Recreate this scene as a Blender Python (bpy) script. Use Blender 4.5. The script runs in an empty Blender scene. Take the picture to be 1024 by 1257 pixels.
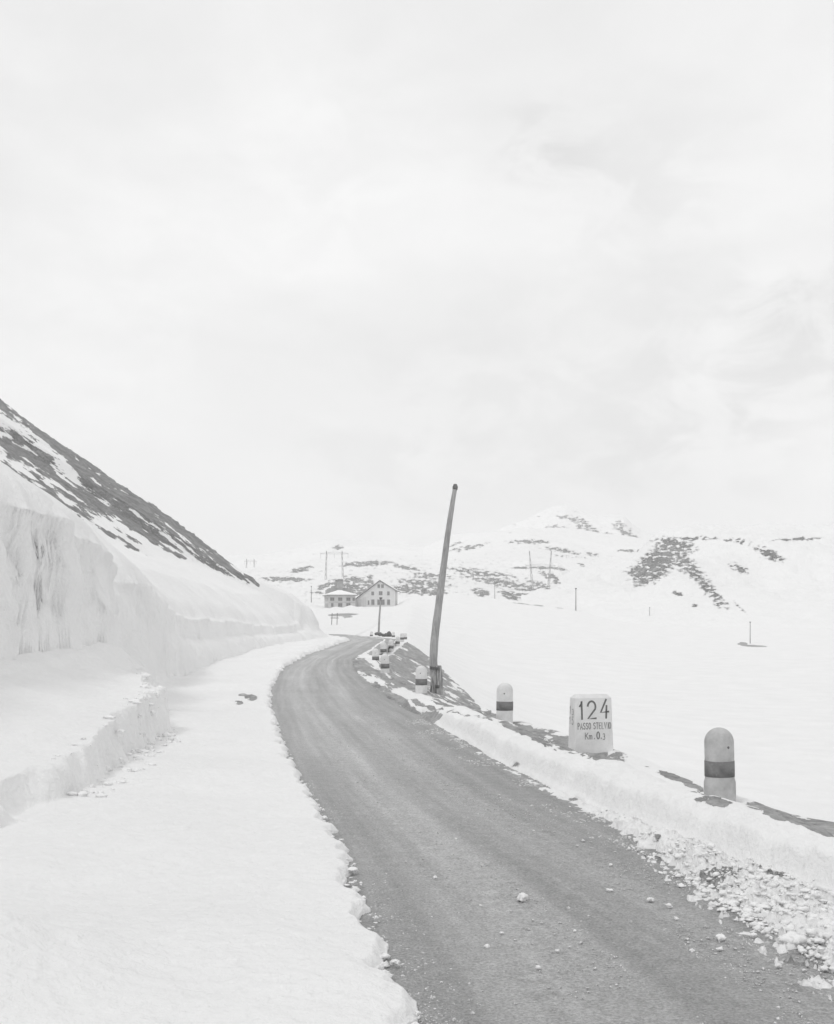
import bpy, bmesh, math, random
import numpy as np
from mathutils import Vector, Matrix
R = math.radians
random.seed(7)
rng = np.random.default_rng(11)
S = bpy.context.scene
COL = S.collection
# ------------------------------------------------------------------ camera
F = 1400.0; CX = 512.0; HY = 765.0; EYE = 2.2
cd = bpy.data.cameras.new('camera'); cam = bpy.data.objects.new('camera', cd); COL.objects.link(cam)
cam.location = (0, 0, EYE); cam.rotation_euler = (R(90), 0, 0)
cd.sensor_fit = 'VERTICAL'; cd.sensor_height = 100.0; cd.lens = F/1257*100
cd.shift_y = (HY-628.5)/1257.0
cd.clip_start = 0.05; cd.clip_end = 40000
S.camera = cam
def W(px, py, Y):            # a point seen at px,py that is Y metres ahead
    return Vector(((px-CX)*Y/F, Y, EYE+(HY-py)*Y/F))
# ------------------------------------------------------------------ noise
def _h(ix, iy, iz, s):
    n = (ix.astype(np.int64)*374761393 + iy.astype(np.int64)*668265263 + iz.astype(np.int64)*2147483647*3 + s*974711) & 0xffffffff
    n = ((n ^ (n >> 13))*1274126177) & 0xffffffff
    n = ((n ^ (n >> 16))*2246822519) & 0xffffffff
    return (n ^ (n >> 15))/4294967295.0
def vn(x, y, z=None, s=0):
    x = np.asarray(x, float); y = np.asarray(y, float); x, y = np.broadcast_arrays(x, y)
    z = np.zeros_like(x) if z is None else np.broadcast_to(np.asarray(z, float), x.shape)
    fx, fy, fz = np.floor(x), np.floor(y), np.floor(z)
    a, b, c = x-fx, y-fy, z-fz
    a = a*a*a*(a*(a*6-15)+10); b = b*b*b*(b*(b*6-15)+10); c = c*c*(3-2*c)
    def l(dz):
        p = _h(fx, fy, fz+dz, s)*(1-a)+_h(fx+1, fy, fz+dz, s)*a
        q = _h(fx, fy+1, fz+dz, s)*(1-a)+_h(fx+1, fy+1, fz+dz, s)*a
        return p*(1-b)+q*b
    r = l(0)
    if np.any(fz != z): r = r*(1-c)+l(1)*c
    return r*2-1
def fbm(x, y, z=None, o=4, s=0, g=.5):
    t = 0; A = 1; k = 1; n = 0
    for i in range(o):
        t = t+A*vn(np.asarray(x)*k+i*17.3, np.asarray(y)*k+i*9.1, None if z is None else np.asarray(z)*k, s+i)
        n += A; A *= g; k *= 2.03
    return t/n
def ss(a, b, x):
    t = np.clip((x-a)/(b-a), 0, 1); return t*t*(3-2*t)
def itp(x, pts):
    xs = [p[0] for p in pts]; ys = [p[1] for p in pts]
    return np.interp(x, xs, ys)
def sitp(x, pts, w):         # smoothed interpolation
    return (itp(x-w, pts)+itp(x-w/2, pts)+itp(x, pts)+itp(x+w/2, pts)+itp(x+w, pts))/5
def smax(a, b, k): return .5*(a+b+np.sqrt((a-b)**2+k*k))
# ------------------------------------------------------------------ materials
def newmat(name):
    m = bpy.data.materials.new(name); m.use_nodes = True
    nt = m.node_tree; b = nt.nodes['Principled BSDF']
    b.inputs['Specular IOR Level'].default_value = .2
    return m, nt, b
def N(nt, typ, **kw):
    n = nt.nodes.new(typ)
    for k, v in kw.items():
        if k.startswith('i_'): n.inputs[k[2:].replace('_', ' ')].default_value = v
        else: setattr(n, k, v)
    return n
def noise(nt, vec, scale, det=4, rough=.55, dist=0.0):
    n = N(nt, 'ShaderNodeTexNoise'); n.inputs['Scale'].default_value = scale; n.inputs['Detail'].default_value = det
    n.inputs['Roughness'].default_value = rough; n.inputs['Distortion'].default_value = dist
    nt.links.new(vec, n.inputs['Vector']); return n.outputs['Fac']
def mapr(nt, v, a, b, c, d, smooth=False):
    n = N(nt, 'ShaderNodeMapRange'); n.interpolation_type = 'SMOOTHSTEP' if smooth else 'LINEAR'
    for k, x in zip(('From Min', 'From Max', 'To Min', 'To Max'), (a, b, c, d)): n.inputs[k].default_value = x
    nt.links.new(v, n.inputs['Value']); return n.outputs['Result']
def math_(nt, op, a, b=None):
    n = N(nt, 'ShaderNodeMath'); n.operation = op
    for i, v in enumerate((a, b)):
        if v is None: continue
        if isinstance(v, (int, float)): n.inputs[i].default_value = v
        else: nt.links.new(v, n.inputs[i])
    return n.outputs[0]
def grey(nt, v):             # value -> colour (implicit)
    c = N(nt, 'ShaderNodeCombineColor')
    for i in range(3): nt.links.new(v, c.inputs[i])
    return c.outputs[0]
def bump(nt, b, h, dist, strength=1.0):
    n = N(nt, 'ShaderNodeBump'); n.inputs['Distance'].default_value = dist; n.inputs['Strength'].default_value = strength
    nt.links.new(h, n.inputs['Height']); nt.links.new(n.outputs['Normal'], b.inputs['Normal'])
def coord(nt, kind='Object'):
    return N(nt, 'ShaderNodeTexCoord').outputs[kind]
def attr(nt, name):
    n = N(nt, 'ShaderNodeAttribute'); n.attribute_name = name; return n
def simple(name, lo, hi, scale, bd=.002, rough=.9, det=5):
    m, nt, b = newmat(name); c = coord(nt); f = noise(nt, c, scale, det, .6)
    nt.links.new(grey(nt, mapr(nt, f, .3, .7, lo, hi)), b.inputs['Base Color'])
    b.inputs['Roughness'].default_value = rough
    bump(nt, b, f, bd); return m
SNOW = .86
def terrain_mat(name, rlo, rhi, rs, nscale, amp, bumpd, fine, edge=.04, snow=SNOW, det=8):
    """snow with bare ground or rock where attribute 'rock' plus noise is high; 'nc' carries the noise coordinates"""
    m, nt, b = newmat(name)
    a = attr(nt, 'rock').outputs['Fac']; nc = attr(nt, 'nc').outputs['Vector']; c = coord(nt)
    n1 = noise(nt, nc, nscale, det, .62)
    v = math_(nt, 'MULTIPLY', a, math_(nt, 'ADD', 1.0, math_(nt, 'MULTIPLY', math_(nt, 'SUBTRACT', n1, .5), amp)))
    mask = mapr(nt, v, .5-edge, .5+edge, 0, 1, True)
    rn = noise(nt, c, rs, 6, .7)
    rn2 = noise(nt, c, rs*.13, 4, .6)
    rock = grey(nt, math_(nt, 'MULTIPLY', math_(nt, 'MULTIPLY', mapr(nt, rn, .3, .7, rlo, rhi), math_(nt, 'MULTIPLY', mapr(nt, rn2, .3, .7, .85, 1.15), mapr(nt, noise(nt, nc, nscale*2.7, 5, .7), .32, .68, .72, 1.22))), math_(nt, 'ADD', 1.0, attr(nt, 'tone').outputs['Fac'])))
    sn = noise(nt, c, fine, 6, .6); sl = noise(nt, c, fine*.03, 4, .6)
    sv = math_(nt, 'MULTIPLY', mapr(nt, sn, .3, .7, .96, 1.0), mapr(nt, sl, .3, .7, snow*.955, snow*1.02))
    mx = N(nt, 'ShaderNodeMix', data_type='RGBA')
    nt.links.new(mask, mx.inputs[0]); nt.links.new(grey(nt, sv), mx.inputs[6]); nt.links.new(rock, mx.inputs[7])
    nt.links.new(mx.outputs[2], b.inputs['Base Color'])
    b.inputs['Roughness'].default_value = .85
    h = math_(nt, 'ADD', math_(nt, 'MULTIPLY', sn, mapr(nt, mask, 0, 1, .75, 0)), math_(nt, 'MULTIPLY', rn, mapr(nt, mask, 0, 1, 0, 1.6)))
    bump(nt, b, h, bumpd); return m
M = {}
M['ground'] = terrain_mat('snow_and_earth', .19, .36, 7, 1.0, 6.0, .06, 9)
M['hill'] = terrain_mat('snow_and_rock', .20, .38, .12, 1.0, 7.0, 2.0, .12, edge=.22)
M['peak'] = terrain_mat('peak_snow_and_rock', .22, .38, .01, 1.0, 7.0, 25.0, .01, edge=.16)
# packed snow lump
m, nt, b = newmat('snow_lump'); c = coord(nt); f = noise(nt, c, 14, 6, .7)
nt.links.new(grey(nt, mapr(nt, f, .3, .7, .84, .93)), b.inputs['Base Color']); b.inputs['Roughness'].default_value = .85; bump(nt, b, f, .02); M['lump'] = m
m, nt, b = newmat('dirty_snow'); c = coord(nt); f = noise(nt, c, 9, 6, .7)
nt.links.new(grey(nt, mapr(nt, f, .3, .65, .45, .82)), b.inputs['Base Color']); b.inputs['Roughness'].default_value = .85; bump(nt, b, f, .02); M['dirty'] = m
m, nt, b = newmat('grit_stone'); c = coord(nt); f = noise(nt, c, 3, 2); g = noise(nt, c, 90, 2)
nt.links.new(grey(nt, mapr(nt, g, .35, .65, .30, .80)), b.inputs['Base Color']); M['stone'] = m
M['boulder'] = simple('dark_boulder', .12, .22, 4, .03)
M['wood'] = simple('weathered_wood', .2, .3, 8, .004)
M['black'] = simple('faded_black_letter', .14, .2, 40, .001)
M['letter_faint'] = simple('worn_letter', .17, .29, 50, .001)
# whitewash
def paint(name, lo, hi, sc, stain):
    m, nt, b = newmat(name); c = coord(nt)
    f = noise(nt, c, sc, 7, .65); g = noise(nt, c, sc*4, 5, .7)
    st = mapr(nt, g, .62, .75, 1.0, stain, True)
    v = math_(nt, 'MULTIPLY', mapr(nt, f, .3, .7, lo, hi), st)
    nt.links.new(grey(nt, v), b.inputs['Base Color']); b.inputs['Roughness'].default_value = .85
    bump(nt, b, math_(nt, 'ADD', f, math_(nt, 'MULTIPLY', g, .5)), .006); return m
M['whitewash'] = paint('worn_whitewash', .58, .78, 5, .6)
M['dingy'] = paint('dingy_whitewash', .36, .58, 5, .7)
M['km'] = paint('cream_whitewash', .66, .79, 4, .85)
M['band'] = paint('scuffed_black_band', .12, .25, 7, 1.7)
M['plaster'] = paint('old_plaster', .64, .72, .6, .9)
M['plaster_side'] = paint('bare_plaster', .56, .64, .6, .9)
M['roof'] = simple('dark_roof', .32, .42, 1, .02)
M['pane'] = simple('window_dark', .24, .3, 1, .001, .4)
M['frame'] = simple('window_frame', .42, .5, 1, .001)
M['darkstone'] = simple('dark_masonry', .36, .48, .8, .05)
M['steel'] = simple('galvanised_steel', .42, .5, .5, .001)
# pole wood with grain running along it
m, nt, b = newmat('pole_wood'); c = coord(nt); mp = N(nt, 'ShaderNodeMapping'); mp.inputs['Scale'].default_value = (1, 1, .05)
nt.links.new(c, mp.inputs['Vector']); f = noise(nt, mp.outputs[0], 40, 6, .7); g = noise(nt, c, 1.3, 4)
v = math_(nt, 'MULTIPLY', mapr(nt, f, .3, .7, .24, .5), mapr(nt, g, .3, .7, .85, 1.15))
nt.links.new(grey(nt, v), b.inputs['Base Color']); b.inputs['Roughness'].default_value = .9; bump(nt, b, f, .01); M['pole'] = m
m, nt, b = newmat('split_wood'); c = coord(nt); mp = N(nt, 'ShaderNodeMapping'); mp.inputs['Scale'].default_value = (1, 1, .12)
nt.links.new(c, mp.inputs['Vector']); f = noise(nt, mp.outputs[0], 16, 6, .75)
nt.links.new(grey(nt, mapr(nt, f, .38, .6, .14, .5)), b.inputs['Base Color']); b.inputs['Roughness'].default_value = .95; bump(nt, b, f, .03); M['split'] = m
# ------------------------------------------------------------------ object helpers
def tag(o, label=None, cat=None, group=None, kind=None):
    if label: o['label'] = label
    if cat: o['category'] = cat
    if group: o['group'] = group
    if kind: o['kind'] = kind
    return o
def meshobj(name, me, mat=None, parent=None):
    o = bpy.data.objects.new(name, me); COL.objects.link(o)
    if mat: me.materials.append(mat)
    if parent: o.parent = parent
    return o
def fromnp(name, verts, faces, mat=None, parent=None, smooth=True, attrs=None):
    verts = np.asarray(verts, np.float32); faces = np.asarray(faces, np.int32)
    me = bpy.data.meshes.new(name); k = faces.shape[1]
    me.vertices.add(len(verts)); me.vertices.foreach_set('co', verts.ravel())
    me.loops.add(faces.size); me.loops.foreach_set('vertex_index', faces.ravel())
    me.polygons.add(len(faces)); me.polygons.foreach_set('loop_start', np.arange(0, faces.size, k, dtype=np.int32))
    me.polygons.foreach_set('loop_total', np.full(len(faces), k, np.int32))
    me.update(calc_edges=True)
    if smooth: me.polygons.foreach_set('use_smooth', np.ones(len(faces), bool))
    for n, a in (attrs or {}).items():
        a = np.asarray(a, np.float32)
        t = me.attributes.new(n, 'FLOAT' if a.ndim == 1 else 'FLOAT_VECTOR', 'POINT')
        t.data.foreach_set('value' if a.ndim == 1 else 'vector', a.ravel())
    me.validate()
    return meshobj(name, me, mat, parent)
def gridfaces(nr, nc):
    i = np.arange(nr*nc).reshape(nr, nc)
    return np.stack([i[:-1, :-1], i[:-1, 1:], i[1:, 1:], i[1:, :-1]], -1).reshape(-1, 4)
def frombm(name, bm, mat=None, parent=None, smooth=False):
    me = bpy.data.meshes.new(name); bmesh.ops.recalc_face_normals(bm, faces=bm.faces[:]); bm.to_mesh(me); bm.free()
    if smooth:
        for p in me.polygons: p.use_smooth = True
    return meshobj(name, me, mat, parent)
def empty(name, loc, rz=0):
    o = bpy.data.objects.new(name, None); COL.objects.link(o); o.location = loc; o.rotation_euler = (0, 0, rz); o.empty_display_size = .2; return o
def box(bm, x0, x1, y0, y1, z0, z1, mat=None):
    vs = [bm.verts.new(p) for p in ((x0,y0,z0),(x1,y0,z0),(x1,y1,z0),(x0,y1,z0),(x0,y0,z1),(x1,y0,z1),(x1,y1,z1),(x0,y1,z1))]
    for f in ((0,3,2,1),(4,5,6,7),(0,1,5,4),(1,2,6,5),(2,3,7,6),(3,0,4,7)): bm.faces.new([vs[i] for i in f])
    return vs
def tube(bm, pts, rad, n=8, jitter=0):
    pts = [Vector(p) for p in pts]; rings = []
    for i, p in enumerate(pts):
        d = (pts[min(i+1, len(pts)-1)]-pts[max(i-1, 0)]).normalized()
        a = d.cross(Vector((0, 1, 0)) if abs(d.y) < .9 else Vector((1, 0, 0))).normalized(); b_ = d.cross(a)
        r = rad[i] if isinstance(rad, (list, tuple)) else rad
        rings.append([bm.verts.new(p+(a*math.cos(t)+b_*math.sin(t))*r*(1+random.uniform(-jitter, jitter))) for t in [2*math.pi*k/n for k in range(n)]])
    for r0, r1 in zip(rings, rings[1:]):
        for k in range(n): bm.faces.new((r0[k], r0[(k+1) % n], r1[(k+1) % n], r1[k]))
    bm.faces.new(rings[0][::-1]); bm.faces.new(rings[-1])
def prism(bm, poly, y0, y1):     # poly in xz, extruded along y
    a = [bm.verts.new((x, y0, z)) for x, z in poly]; c = [bm.verts.new((x, y1, z)) for x, z in poly]
    bm.faces.new(a); bm.faces.new(c[::-1]); n = len(poly)
    for i in range(n): bm.faces.new((a[i], c[i], c[(i+1) % n], a[(i+1) % n]))
# ------------------------------------------------------------------ terrain definition
def zroad(Y): return sitp(Y, [(-50, 0), (35, 0), (50, .14), (60, .42), (75, .65), (100, .8), (120, 1.0), (135, 1.0), (400, 1.0)], 4)
XLp = [(-20, 3.0), (2, .75), (6.74, -.14), (9.48, -.49), (12.57, -1.0), (15.4, -1.56), (21.2, -2.53), (29.3, -3.75), (35, -4.5), (41.5, -5.2), (50, -5.98), (60, -6.1), (72, -5.85), (96, -5.7), (103, -6.9), (112, -8.7), (125, -14.9), (140, -22.2), (400, -150)]
XRp = [(-20, 7), (4, 4.6), (7, 4.0), (9.6, 3.25), (11.2, 2.7), (14, 1.98), (19.25, 1.2), (24, .5), (28.8, -.25), (36, -1.15), (42, -1.85), (50, -2.75), (58, -3.35), (63, -3.1), (70, -2.9), (93, -2.8), (100, -2.9), (108, -4.9), (120, -8.6), (128, -12), (140, -17.5), (400, -145)]
XEp = [(-20, 7), (8, 5.3), (14, 4.05), (19.6, 3.35), (24.6, 2.2), (30, 1.25), (35, .5), (41, -.35), (47, -1.0), (58, -1.75), (66, -1.6), (75, -1.4), (88, -1.1), (105, -.9), (115, -.7), (130, -1.5), (150, -2)]
XGp = [(-20, -4), (8, -3.9), (11.5, -3.98), (16, -4.15), (21, -4.75), (25, -5.9), (32, -7.2), (40, -8.4), (50, -9.2), (140, -50)]       # ledge
XWp = [(-20, -7.4), (12, -7.4), (22, -7.4), (29, -7.3), (31.5, -8.1), (35, -8.25), (42, -8.8), (50, -9.4), (62, -9.5), (75, -9.4), (90, -8.7), (100, -8.3), (107, -8.4), (112, -9.3), (125, -15.8), (140, -23.3), (400, -153.3)]
ZPp = [(-20, .5), (8, .5), (11.5, .62), (14, .85), (17, 1.1), (22, 1.35), (28.5, 1.6), (33.6, 1.1), (38, .65), (43, .25), (48, .15), (140, .15)]                                # pile height
ZTp = [(-20, 5.5), (15, 5.2), (23, 4.85), (26, 4.6), (29, 4.3), (31, 3.95), (33, 3.75), (38, 3.9), (44, 3.45), (50, 2.95), (60, 2.75), (69, 2.65), (79, 2.35), (90, 2.5), (103, 2.9), (108, 2.4), (115, 2.3), (140, 2.3)]
Rp_old = [(0, 0), (1, .55), (5, 1.9), (9.7, 3.9), (20, 10.2), (34.4, 19.2), (59, 33), (95, 53.5), (300, 165)]
SKY = [(-400, 205), (30, 512), (100, 560), (170, 605), (250, 665), (320, 718), (400, 752), (420, 775)]
def _mkR():
    out = [(0, 0)]
    for Y in (113, 120, 130, 145, 165, 190, 220, 260, 300, 350, 400, 480):
        X = -9-(Y-112)/2-1.5-.35*(Y-112); py = itp(CX+F*X/Y, SKY)
        out.append((-8.9-X, float(EYE+(HY-py)*Y/F-2.3)))
    out.append((out[-1][0]+400, out[-1][1]+230)); print('R', [(round(a, 1), round(b, 1)) for a, b in out]); return out
Rp = _mkR()
CRp = [(-300, 741), (300, 741), (380, 740), (400, 744), (490, 742), (500, 732), (560, 729), (610, 735), (700, 745), (760, 757), (820, 764), (1400, 772)]
def blobs(px, py, L):
    r = np.zeros(np.broadcast(px, py).shape)
    for cx, cy, rx, ry, ang, st in L:
        ca, sa = math.cos(R(ang)), math.sin(R(ang)); dx = px-cx; dy = py-cy
        q = ((dx*ca+dy*sa)/rx)**2+((-dx*sa+dy*ca)/ry)**2
        r = np.maximum(r, st*.95*np.exp(-.75*q))
    return r
HOLES = []
def near(X, Y):
    """height of the snow and earth near the road; returns z, wall factor"""
    zr = zroad(Y)
    rag = .07*fbm(X*0+3.1, Y*2.3, o=4, s=5)+.05*vn(Y*0, Y*7, s=6)*ss(60, 20, Y)+.06*vn(X*3, Y*3, s=8)
    XL = sitp(Y, XLp, 1.5)+rag*(1+ss(30, 90, Y)*3); XR = sitp(Y, XRp, .7)+.12*fbm(X*.5, Y*.9, o=4, s=15)
    XE = sitp(Y, XEp, 2)+.15*vn(Y*.35, Y*0, s=16)
    XG = sitp(Y, XGp, 1)+(.35*fbm(X*.2, Y*.55, o=4, s=21)+.22*fbm(X*1.5, Y*1.4, o=3, s=23))*ss(5, 11, Y)
    XW = sitp(Y, XWp, 1.2)+.35*fbm(Y*.22, Y*0, o=3, s=22)
    # left side
    d = XL-X
    lip = .02+.07*ss(0, .09, d)+.02*fbm(X*1.5, Y*1.5, o=3, s=30)
    mound = .16*np.exp(-((d-.55)/.4)**2)*ss(48, 58, Y)*(.7+.6*vn(X*.4, Y*.3, s=31))
    shelf = lip+mound+.05*np.clip(d, 0, 6)*(1-ss(30, 50, Y)*.7)+(.09*fbm(X*.5, Y*.45, o=5, s=32, g=.55)-.05*ss(.1, .5, vn(X*.9, Y*.25, s=28))*ss(1.2, 2.2, d)+.012*fbm(X*5, Y*5, o=3, s=29))*ss(0, .3, d)
    shelf += .30*np.exp(-((X+2.75)/.7)**2-((Y-6.6)/.9)**2)-.22*np.exp(-((X+2.36)/.13)**2-((Y-7.15)/.16)**2)
    zp = sitp(Y, ZPp, 1)
    g = XG-X
    gw = .16+.3*ss(14, 10, Y)+.9*ss(26, 34, Y)
    lz = ss(0, 1, g/gw); near.lz = lz
    pile = shelf+(np.maximum(zp*.68, .1)-.12)*lz+(zp*.36)*ss(0, 1, (XG-.3-X)/np.maximum(XG-XW, .6))
    pile += lz*(.06*fbm(X*.8, Y*.8, o=4, s=33))+.16*lz*(1-lz)*4*fbm(X*3, Y*3, o=3, s=34)
    ZT = sitp(Y, ZTp, 1.0)+.12*fbm(Y*.5, Y*0, o=4, s=35)
    w = XW-X+.12*vn(X*.8, Y*1.6, s=39)
    wthick = .48+.25*vn(Y*.3, Y*0, s=36)+ss(85, 105, Y)*1.2+np.clip(Y-112, 0, 400)*.35
    bk = ss(37, 46, Y)*ss(104, 96, Y); wthick = wthick+.75*bk
    wl = np.clip(w/wthick, 0, 1); near.wl = wl; wl2 = wl**1.0
    q0 = np.maximum(w-wthick, 0); q = np.where(Y > 98, np.maximum(np.where(w > 0, -8.9-X, 0), q0), q0)
    top = ZT+itp(q, Rp)*1.0+.10*ss(0, 2, q)*fbm(X*.25, Y*.25, o=4, s=37)+ss(5, 30, q)*(.5*fbm(X*.08, Y*.03, o=4, s=38)+.3*fbm(X*.45, Y*.2, o=4, s=27, g=.6))
    top -= .35*np.exp(-(q/.35)**2)
    left = pile+zr*1.0
    zl = np.where(w > 0, left+(np.maximum(top, left+.02)-left)*np.where(Y > 37, wl2*(1-bk)+np.interp(wl, [0, .06, .3, .62, .78, 1], [0, .16, .40, .52, .93, 1])*bk, wl2**.8), left)
    # right side
    e = X-XR; sh = X-XE
    bh = .28*ss(36, 20, Y)+.05
    bw = np.clip(.95*(XE-XR)*.62, .45, 1.6)
    be = np.clip(e/bw, 0, 1.4)
    berm = .02+bh*np.sqrt(np.clip(1-(be*1.25-.62)**2/.4, 0, 1))*(1+.5*fbm(X*.8, Y*.7, o=5, s=40, g=.55))*ss(-.02, .22, e)+(.03*fbm(X*2.2, Y*2.2, o=4, s=41, g=.5)-.04*np.exp(-((e-bw*1.05)/.14)**2)*ss(-.3, .3, vn(X*.3, Y*.5, s=45)))*ss(0, .2, e)
    berm = np.maximum(berm, .03+.05*fbm(X*.9, Y*.9, o=4, s=42)+.02)*ss(-.05, .08, e)
    drop = -.55*np.log1p(np.exp(-(sh-.1)*4))/4*0+.62*np.where(sh > 0, np.sqrt(sh*sh+.15)-math.sqrt(.15), 0)
    drop = np.where(drop > 3.0, 3.0+(1-np.exp(-(drop-3.0)/6.0))*5.5, drop)
    zrr = berm-.42*ss(58, 74, Y)*ss(0, .7, e)-drop+.06*ss(.2, 1, sh)*fbm(X*.7, Y*.7, o=4, s=43)
    z = np.where(X < XL, zl, np.where(X > XR, zr+zrr, zr-.12))
    wch = itp(Y, [(3, 1.9), (6, 1.6), (9, 1.15), (11.0, .65), (13.0, .25), (30, .2), (45, .05)]); dm = 1-(XR-X)/wch
    bil = lambda f, s_: 1-2*np.abs(vn(X*f+.3*vn(X*f*2, Y*f*2, s=s_+3), Y*f, s=s_))
    amp_ = itp(Y, [(3, 1), (11.5, 1), (13.5, .5), (15.5, .1), (40, .0)])
    hch = amp_*(-.085+.11*np.sin(np.clip(dm, 0, 1)*2.6)+.04*bil(1.7, 81)+.045*bil(5.3, 84)+.05*bil(13., 87)+.02*vn(X*30, Y*30, s=89))
    z = np.where((X <= XR) & (X > XL) & (dm > -.15) & (Y < 45), np.maximum(z, zr-.005+hch), z)
    z = np.where((X > XR) & (e < .2), np.maximum(z, zr+hch*.6*(1-e/.2)), z)
    for hx, hy, rx, ry in HOLES:
        qq = ((X-hx)/rx)**2+((Y-hy)/ry)**2+.9*fbm(X*4, Y*2, o=3, s=44)
        z = np.where(qq < 1, zr-.06, z)
    # grooves where the left edge of the snow peters out
    z = z-.17*np.exp(-((X-3.55)/.55)**2-((Y-13.3)/1.0)**2)*(X > XR+.3)-.08*np.exp(-((X-3.0)/.6)**2-((Y-18.9)/.9)**2)*(X > XR+.3)
    wall = np.clip(np.where((w > 0) & (X < XL), np.where(wl < 1, 1, np.exp(-q/.5)), 0), 0, 1)
    return z, wall, q, sh
def height(X, Y):
    u = X/np.maximum(Y, 1); px = CX+F*u
    z, wall, q, sh = near(X, Y)
    # spur: behind its edge the hill falls away
    Yend = 112+2.0*(np.maximum(-X-9, 0))+60*ss(-9, -12, X)
    hillish = ss(.5, 3, q)
    past = np.maximum(Y-Yend, 0)
    base = 1.0+0*X
    z = np.where(X < -7, np.where(past > 0, np.maximum(z-.012*past**1.6-past*.25, base-.2), z), z)
    zc = EYE+(HY-sitp(px, CRp, 8))*500/F
    w = ss(0, 1, 0*X)+np.clip((Y-125)/375, 0, 1)**1.25
    far = base*0+np.where(sh > 0, z, np.minimum(z, 1.0))
    far = far*(1-w)+zc*w+ss(150, 260, Y)*.6*fbm(X*.02, Y*.02, o=5, s=50)
    z = np.where(w > 0, np.where((X < -7) & (past <= 0), np.maximum(z, far), np.where(X < -7, np.maximum(z*(w < .35)-5*(w >= .35), far), far)), z)
    for cx, py, rx, ry, h in ((412, 745, 7, 40, 1.5), (430, 745, 9, 30, 2.2), (444, 746, 6, 40, 1.3)):
        cxw = (cx-CX)*415/F
        z = z+h*.7*np.exp(-((X-cxw)/(rx*.3))**2-((Y-415)/14)**2)
    z = z-np.maximum(Y-500, 0)*.05
    return z, wall, q, sh
def ground_z(X, Y): return float(height(np.array([float(X)]), np.array([float(Y)]))[0][0])
def ground_at(px, py, y0=4, y1=520):
    Ys = np.geomspace(y0, y1, 6000); X = (px-CX)*Ys/F
    z = height(X, Ys)[0]; ray = EYE+(HY-py)*Ys/F
    i = np.argmax(ray <= z)
    return Vector((X[i], Ys[i], z[i]))
# columns and rows: dense where the road is, coarser outward
uc = np.concatenate([np.linspace(-1.6, -.42, 90, endpoint=False), np.linspace(-.42, .40, 900), np.linspace(.40, 1.6, 70)[1:]])
yr = np.concatenate([np.geomspace(3.0, 5.2, 60, endpoint=False), np.geomspace(5.2, 15, 470, endpoint=False), np.geomspace(15, 120, 560, endpoint=False), np.geomspace(120, 640, 230)])
U, YY = np.meshgrid(uc, yr); XX = U*YY
Z, WL, Q, SH = height(XX, YY)
PX = CX+F*U; PY = HY-F*(Z-EYE)/YY
# push the cut face of the snow bank in and out: scallops and lumps
foot = np.clip((Z-1.4)/.8, 0, 1)
wlr = near.wl; WL = WL*ss(0, .3, wlr)
dx = WL*(.20*fbm(YY*.8, Z*.5, o=3, s=60)+.13*fbm(YY*1.5, Z*1.7, o=3, s=61)*ss(60, 40, YY))
ztop_ = sitp(YY, ZTp, 1.0); dx = dx+WL*ss(60, 40, YY)*.06*fbm(YY*3.2, Z*3.0, o=3, s=65)+WL*.20*ss(.75, .15, ztop_-Z)*(.7+.6*vn(YY*.7, YY*0, s=63))
lzz = near.lz; XV = XX+dx+lzz*(1-lzz)*4*(.16*fbm(XX*2, YY*2.2, o=4, s=64, g=.6))*ss(5, 10, YY)*(YY < 34)
# bare earth and rock
sky = itp(PX, SKY); s_ = PY-sky
inhill = (Q > 1.5) & (YY < 330) & (PX < 330)
b1 = itp(PX, [(-400, 12), (30, 12), (62, 13), (100, 26), (141, 40), (190, 40), (227, 34), (281, 15), (316, 4), (322, -5)])
t2 = itp(PX, [(-400, 20), (32, 34), (141, 43), (200, 42), (240, 34)]); u2 = itp(PX, [(-400, 60), (32, 56), (100, 50), (170, 50), (215, 44), (240, 34)])
u3 = itp(PX, [(-400, 95), (32, 92), (90, 78), (150, 72), (190, 66), (210, 60)])
rk = np.zeros_like(PX)
rk = np.maximum(rk, 1.02*ss(b1+5, b1-7, s_)*(b1 > 0))
rk = np.maximum(rk, .85*ss(t2-5, t2+2, s_)*ss(u2+5, u2-3, s_)*ss(242, 215, PX))
rk = np.maximum(rk, .55*np.exp(-((s_-u3)/9)**2)*ss(205, 165, PX))
rk = np.maximum(rk, .42*ss(u3+4, u3-6, s_)*ss(200, 160, PX))
rk = np.maximum(rk, .33*ss(b1+16, b1, s_)*(b1 > 0))
rk = rk*inhill
E = [(650, 903, 64, 12, 14, 1.2), (715, 918, 46, 10, 12, 1.3), (600, 889, 30, 6, 12, 1.1), (615, 876, 14, 4, 18, .8),
     (852, 968, 16, 6, 25, .9), (872, 983, 30, 7, 12, .8), (825, 953, 30, 3.5, 20, .95), (955, 998, 42, 8, 17, 1.1), (1010, 1015, 30, 8, 17, 1.1),
     (570, 880, 22, 4, 14, .9), (540, 868, 20, 4, 18, .8), (520, 858, 20, 5, 20, .6)]
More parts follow.
